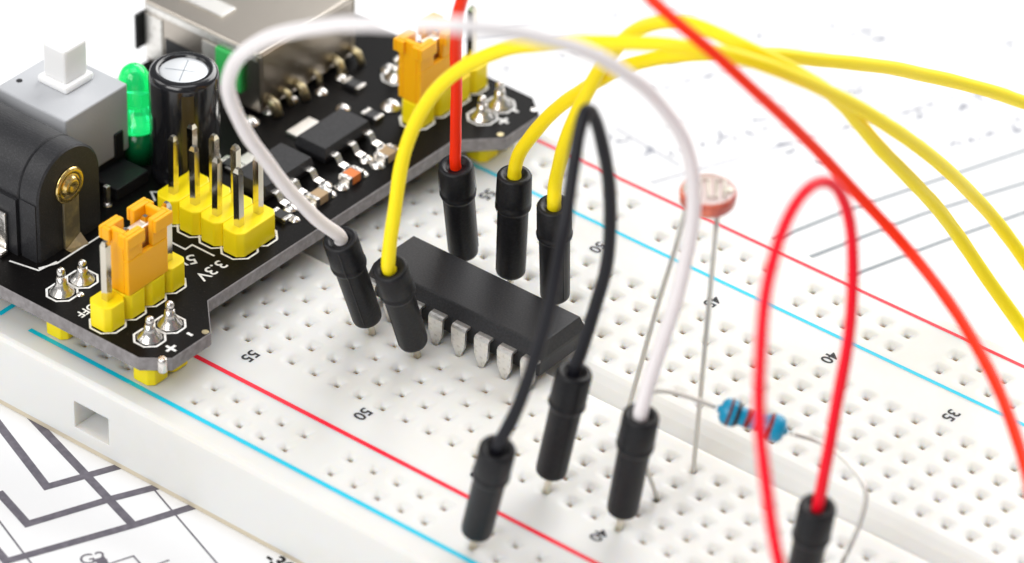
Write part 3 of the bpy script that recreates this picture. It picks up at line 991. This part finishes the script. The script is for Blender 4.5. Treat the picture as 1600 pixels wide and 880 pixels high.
# ------------------------------------------------------------------ jumper wires
PL = 12.5
def plug(root, hole, top, sunk=1.75, straight=False):
    h, t = Vector(hole), Vector(top)
    a = (t - h).normalized()
    L = (t - h).length
    mb = MB()
    k = L - sunk
    mb.lathe([(.5, 0), (1.1, .02), (1.28, .22), (1.32, .5), (1.36, k - 3.9), (1.38, k - 3.7), (1.56, k - 3.5), (1.6, k - 3.2), (1.5, k - 3.05),
              (1.54, k - 2.8), (1.53, k - .2), (1.42, k), (.95, k), (.86, k - .25), (.3, k - .3)], h + a * sunk, a, n=28)
    u = a.orthogonal().normalized()
    u = Matrix.Rotation(random.uniform(0, 6.28), 3, a) @ u
    w = a.cross(u)
    for s in (-1, 1):                      # mould seam along both sides
        q = [h + a * (sunk + z) + u * s * rr for rr, z in ((1.33, .6), (1.37, k - 4.0), (1.6, k - 3.3), (1.54, k - .3))]
        for p0, p1 in zip(q[:-1], q[1:]):
            mb.face([p0 - w * .09, p1 - w * .09, p1 + u * s * .04, p0 + u * s * .04])
            mb.face([p0 + u * s * .04, p1 + u * s * .04, p1 + w * .09, p0 + w * .09])
    mb.build('plug', M['plug'], root)
    mb = MB()
    down = -a if straight else Vector((0, 0, -1))
    mb.tube([h + down * 3, h + down * .1, h + a * .5, h + a * (sunk + .4)], .31, 8)
    mb.build('pin', M['pinm'], root)
    return t - a * .6

def wire(label, m, path, ends, r=.61, group='jumper wires', free=False):
    """ends: list of (hole, top, at_start)"""
    (h0, t0) = ends[0]
    root = thing('jumper_wire', h0, label, 'jumper wire', group)
    pts = [Vector(p) for p in path]
    s = plug(root, h0, t0)
    a = (Vector(t0) - Vector(h0)).normalized()
    pts = [s, Vector(t0) + a * .6] + pts
    if len(ends) > 1:
        h1, t1 = ends[1]
        e = plug(root, h1, t1)
        a1 = (Vector(t1) - Vector(h1)).normalized()
        pts = pts + [Vector(t1) + a1 * .6, e]
    elif free:
        e, d = pts[-1], (pts[-1] - pts[-2]).normalized()
        d = Vector((d.x, d.y, max(d.z, -.03))).normalized()
        plug(root, e + d * 12.5, e + d * .3, straight=True)
        pts.append(e + d * 1.2)
    pts = pts[:2] + list(smooth_path(pts[2:-2], 2)) + pts[-2:] if len(pts) > 6 else pts
    mb = MB()
    q = waver(smooth_path(spline(pts, 7), 8), .14, len(label))
    mb.tube(q, r, 14, taper=[1 + .025 * math.sin(i * .9) * math.sin(i * .23 + r) for i in range(len(q))])
    mb.build('insulation', M[m], root)
    return root

H = {'y2': (-2.54, 6.35, 0), 'red': (-7.62, 6.35, 0), 'y3': (2.54, 6.35, 0), 'y1': (-2.54, -6.35, 0), 'wh': (-7.62, -6.35, 0),
     'bk1': (17.78, -13.97, 0), 'wh2': (25.4, -13.97, 0), 'bk2': (17.78, -23.64, 0), 'cr': (43.18, -13.97, 0), 'cr2': (53.34, -23.64, 0), 'red2': (73.66, -19.05 + 5.08, 0)}
T = {'y2': (-2.17, 6.1, 12.49), 'red': (-7.09, 4.09, 12.28), 'y3': (3.24, 4.81, 12.38), 'y1': (-2.07, -10.71, 11.7), 'wh': (-7.89, -10.37, 11.83),
     'bk1': (19.36, -12.77, 12.34), 'wh2': (27.13, -13.94, 12.38), 'bk2': (20.87, -24.57, 12.08), 'cr': (44.97, -14.28, 12.37), 'cr2': (54.2, -29.0, 12.2), 'red2': (72.2, -14.6, 12.4)}
wire('yellow wire plugged in front of the chip, beside the white wire plug', 'w_yellow', PATHS['y1'], [(H['y1'], T['y1'])], free=True)
wire('yellow wire in the middle plug behind the chip, bending right low down', 'w_yellow', PATHS['y2'], [(H['y2'], T['y2'])], free=True)
wire('yellow wire in the plug nearest the black wire loop behind the chip', 'w_yellow', PATHS['y3'], [(H['y3'], T['y3'])], free=True)
wire('orange-red wire rising straight up behind the chip and crossing the right side', 'w_orange', PATHS['red'], [(H['red'], T['red']), (H['red2'], T['red2'])], r=.5)
wire('white wire arching high from beside the chip to the front row', 'w_white', PATHS['white'], [(H['wh'], T['wh']), (H['wh2'], T['wh2'])], r=.6)
wire('short black wire looped between the front row and the near power rail', 'w_black', PATHS['black'], [(H['bk1'], T['bk1']), (H['bk2'], T['bk2'])], r=.56)
wire('crimson wire looped tall at the right front of the breadboard', 'w_red', PATHS['crimson'], [(H['cr'], T['cr']), (H['cr2'], T['cr2'])], r=.5)

for o in bpy.data.objects:
    if '_b' in o:
        del o['_b']
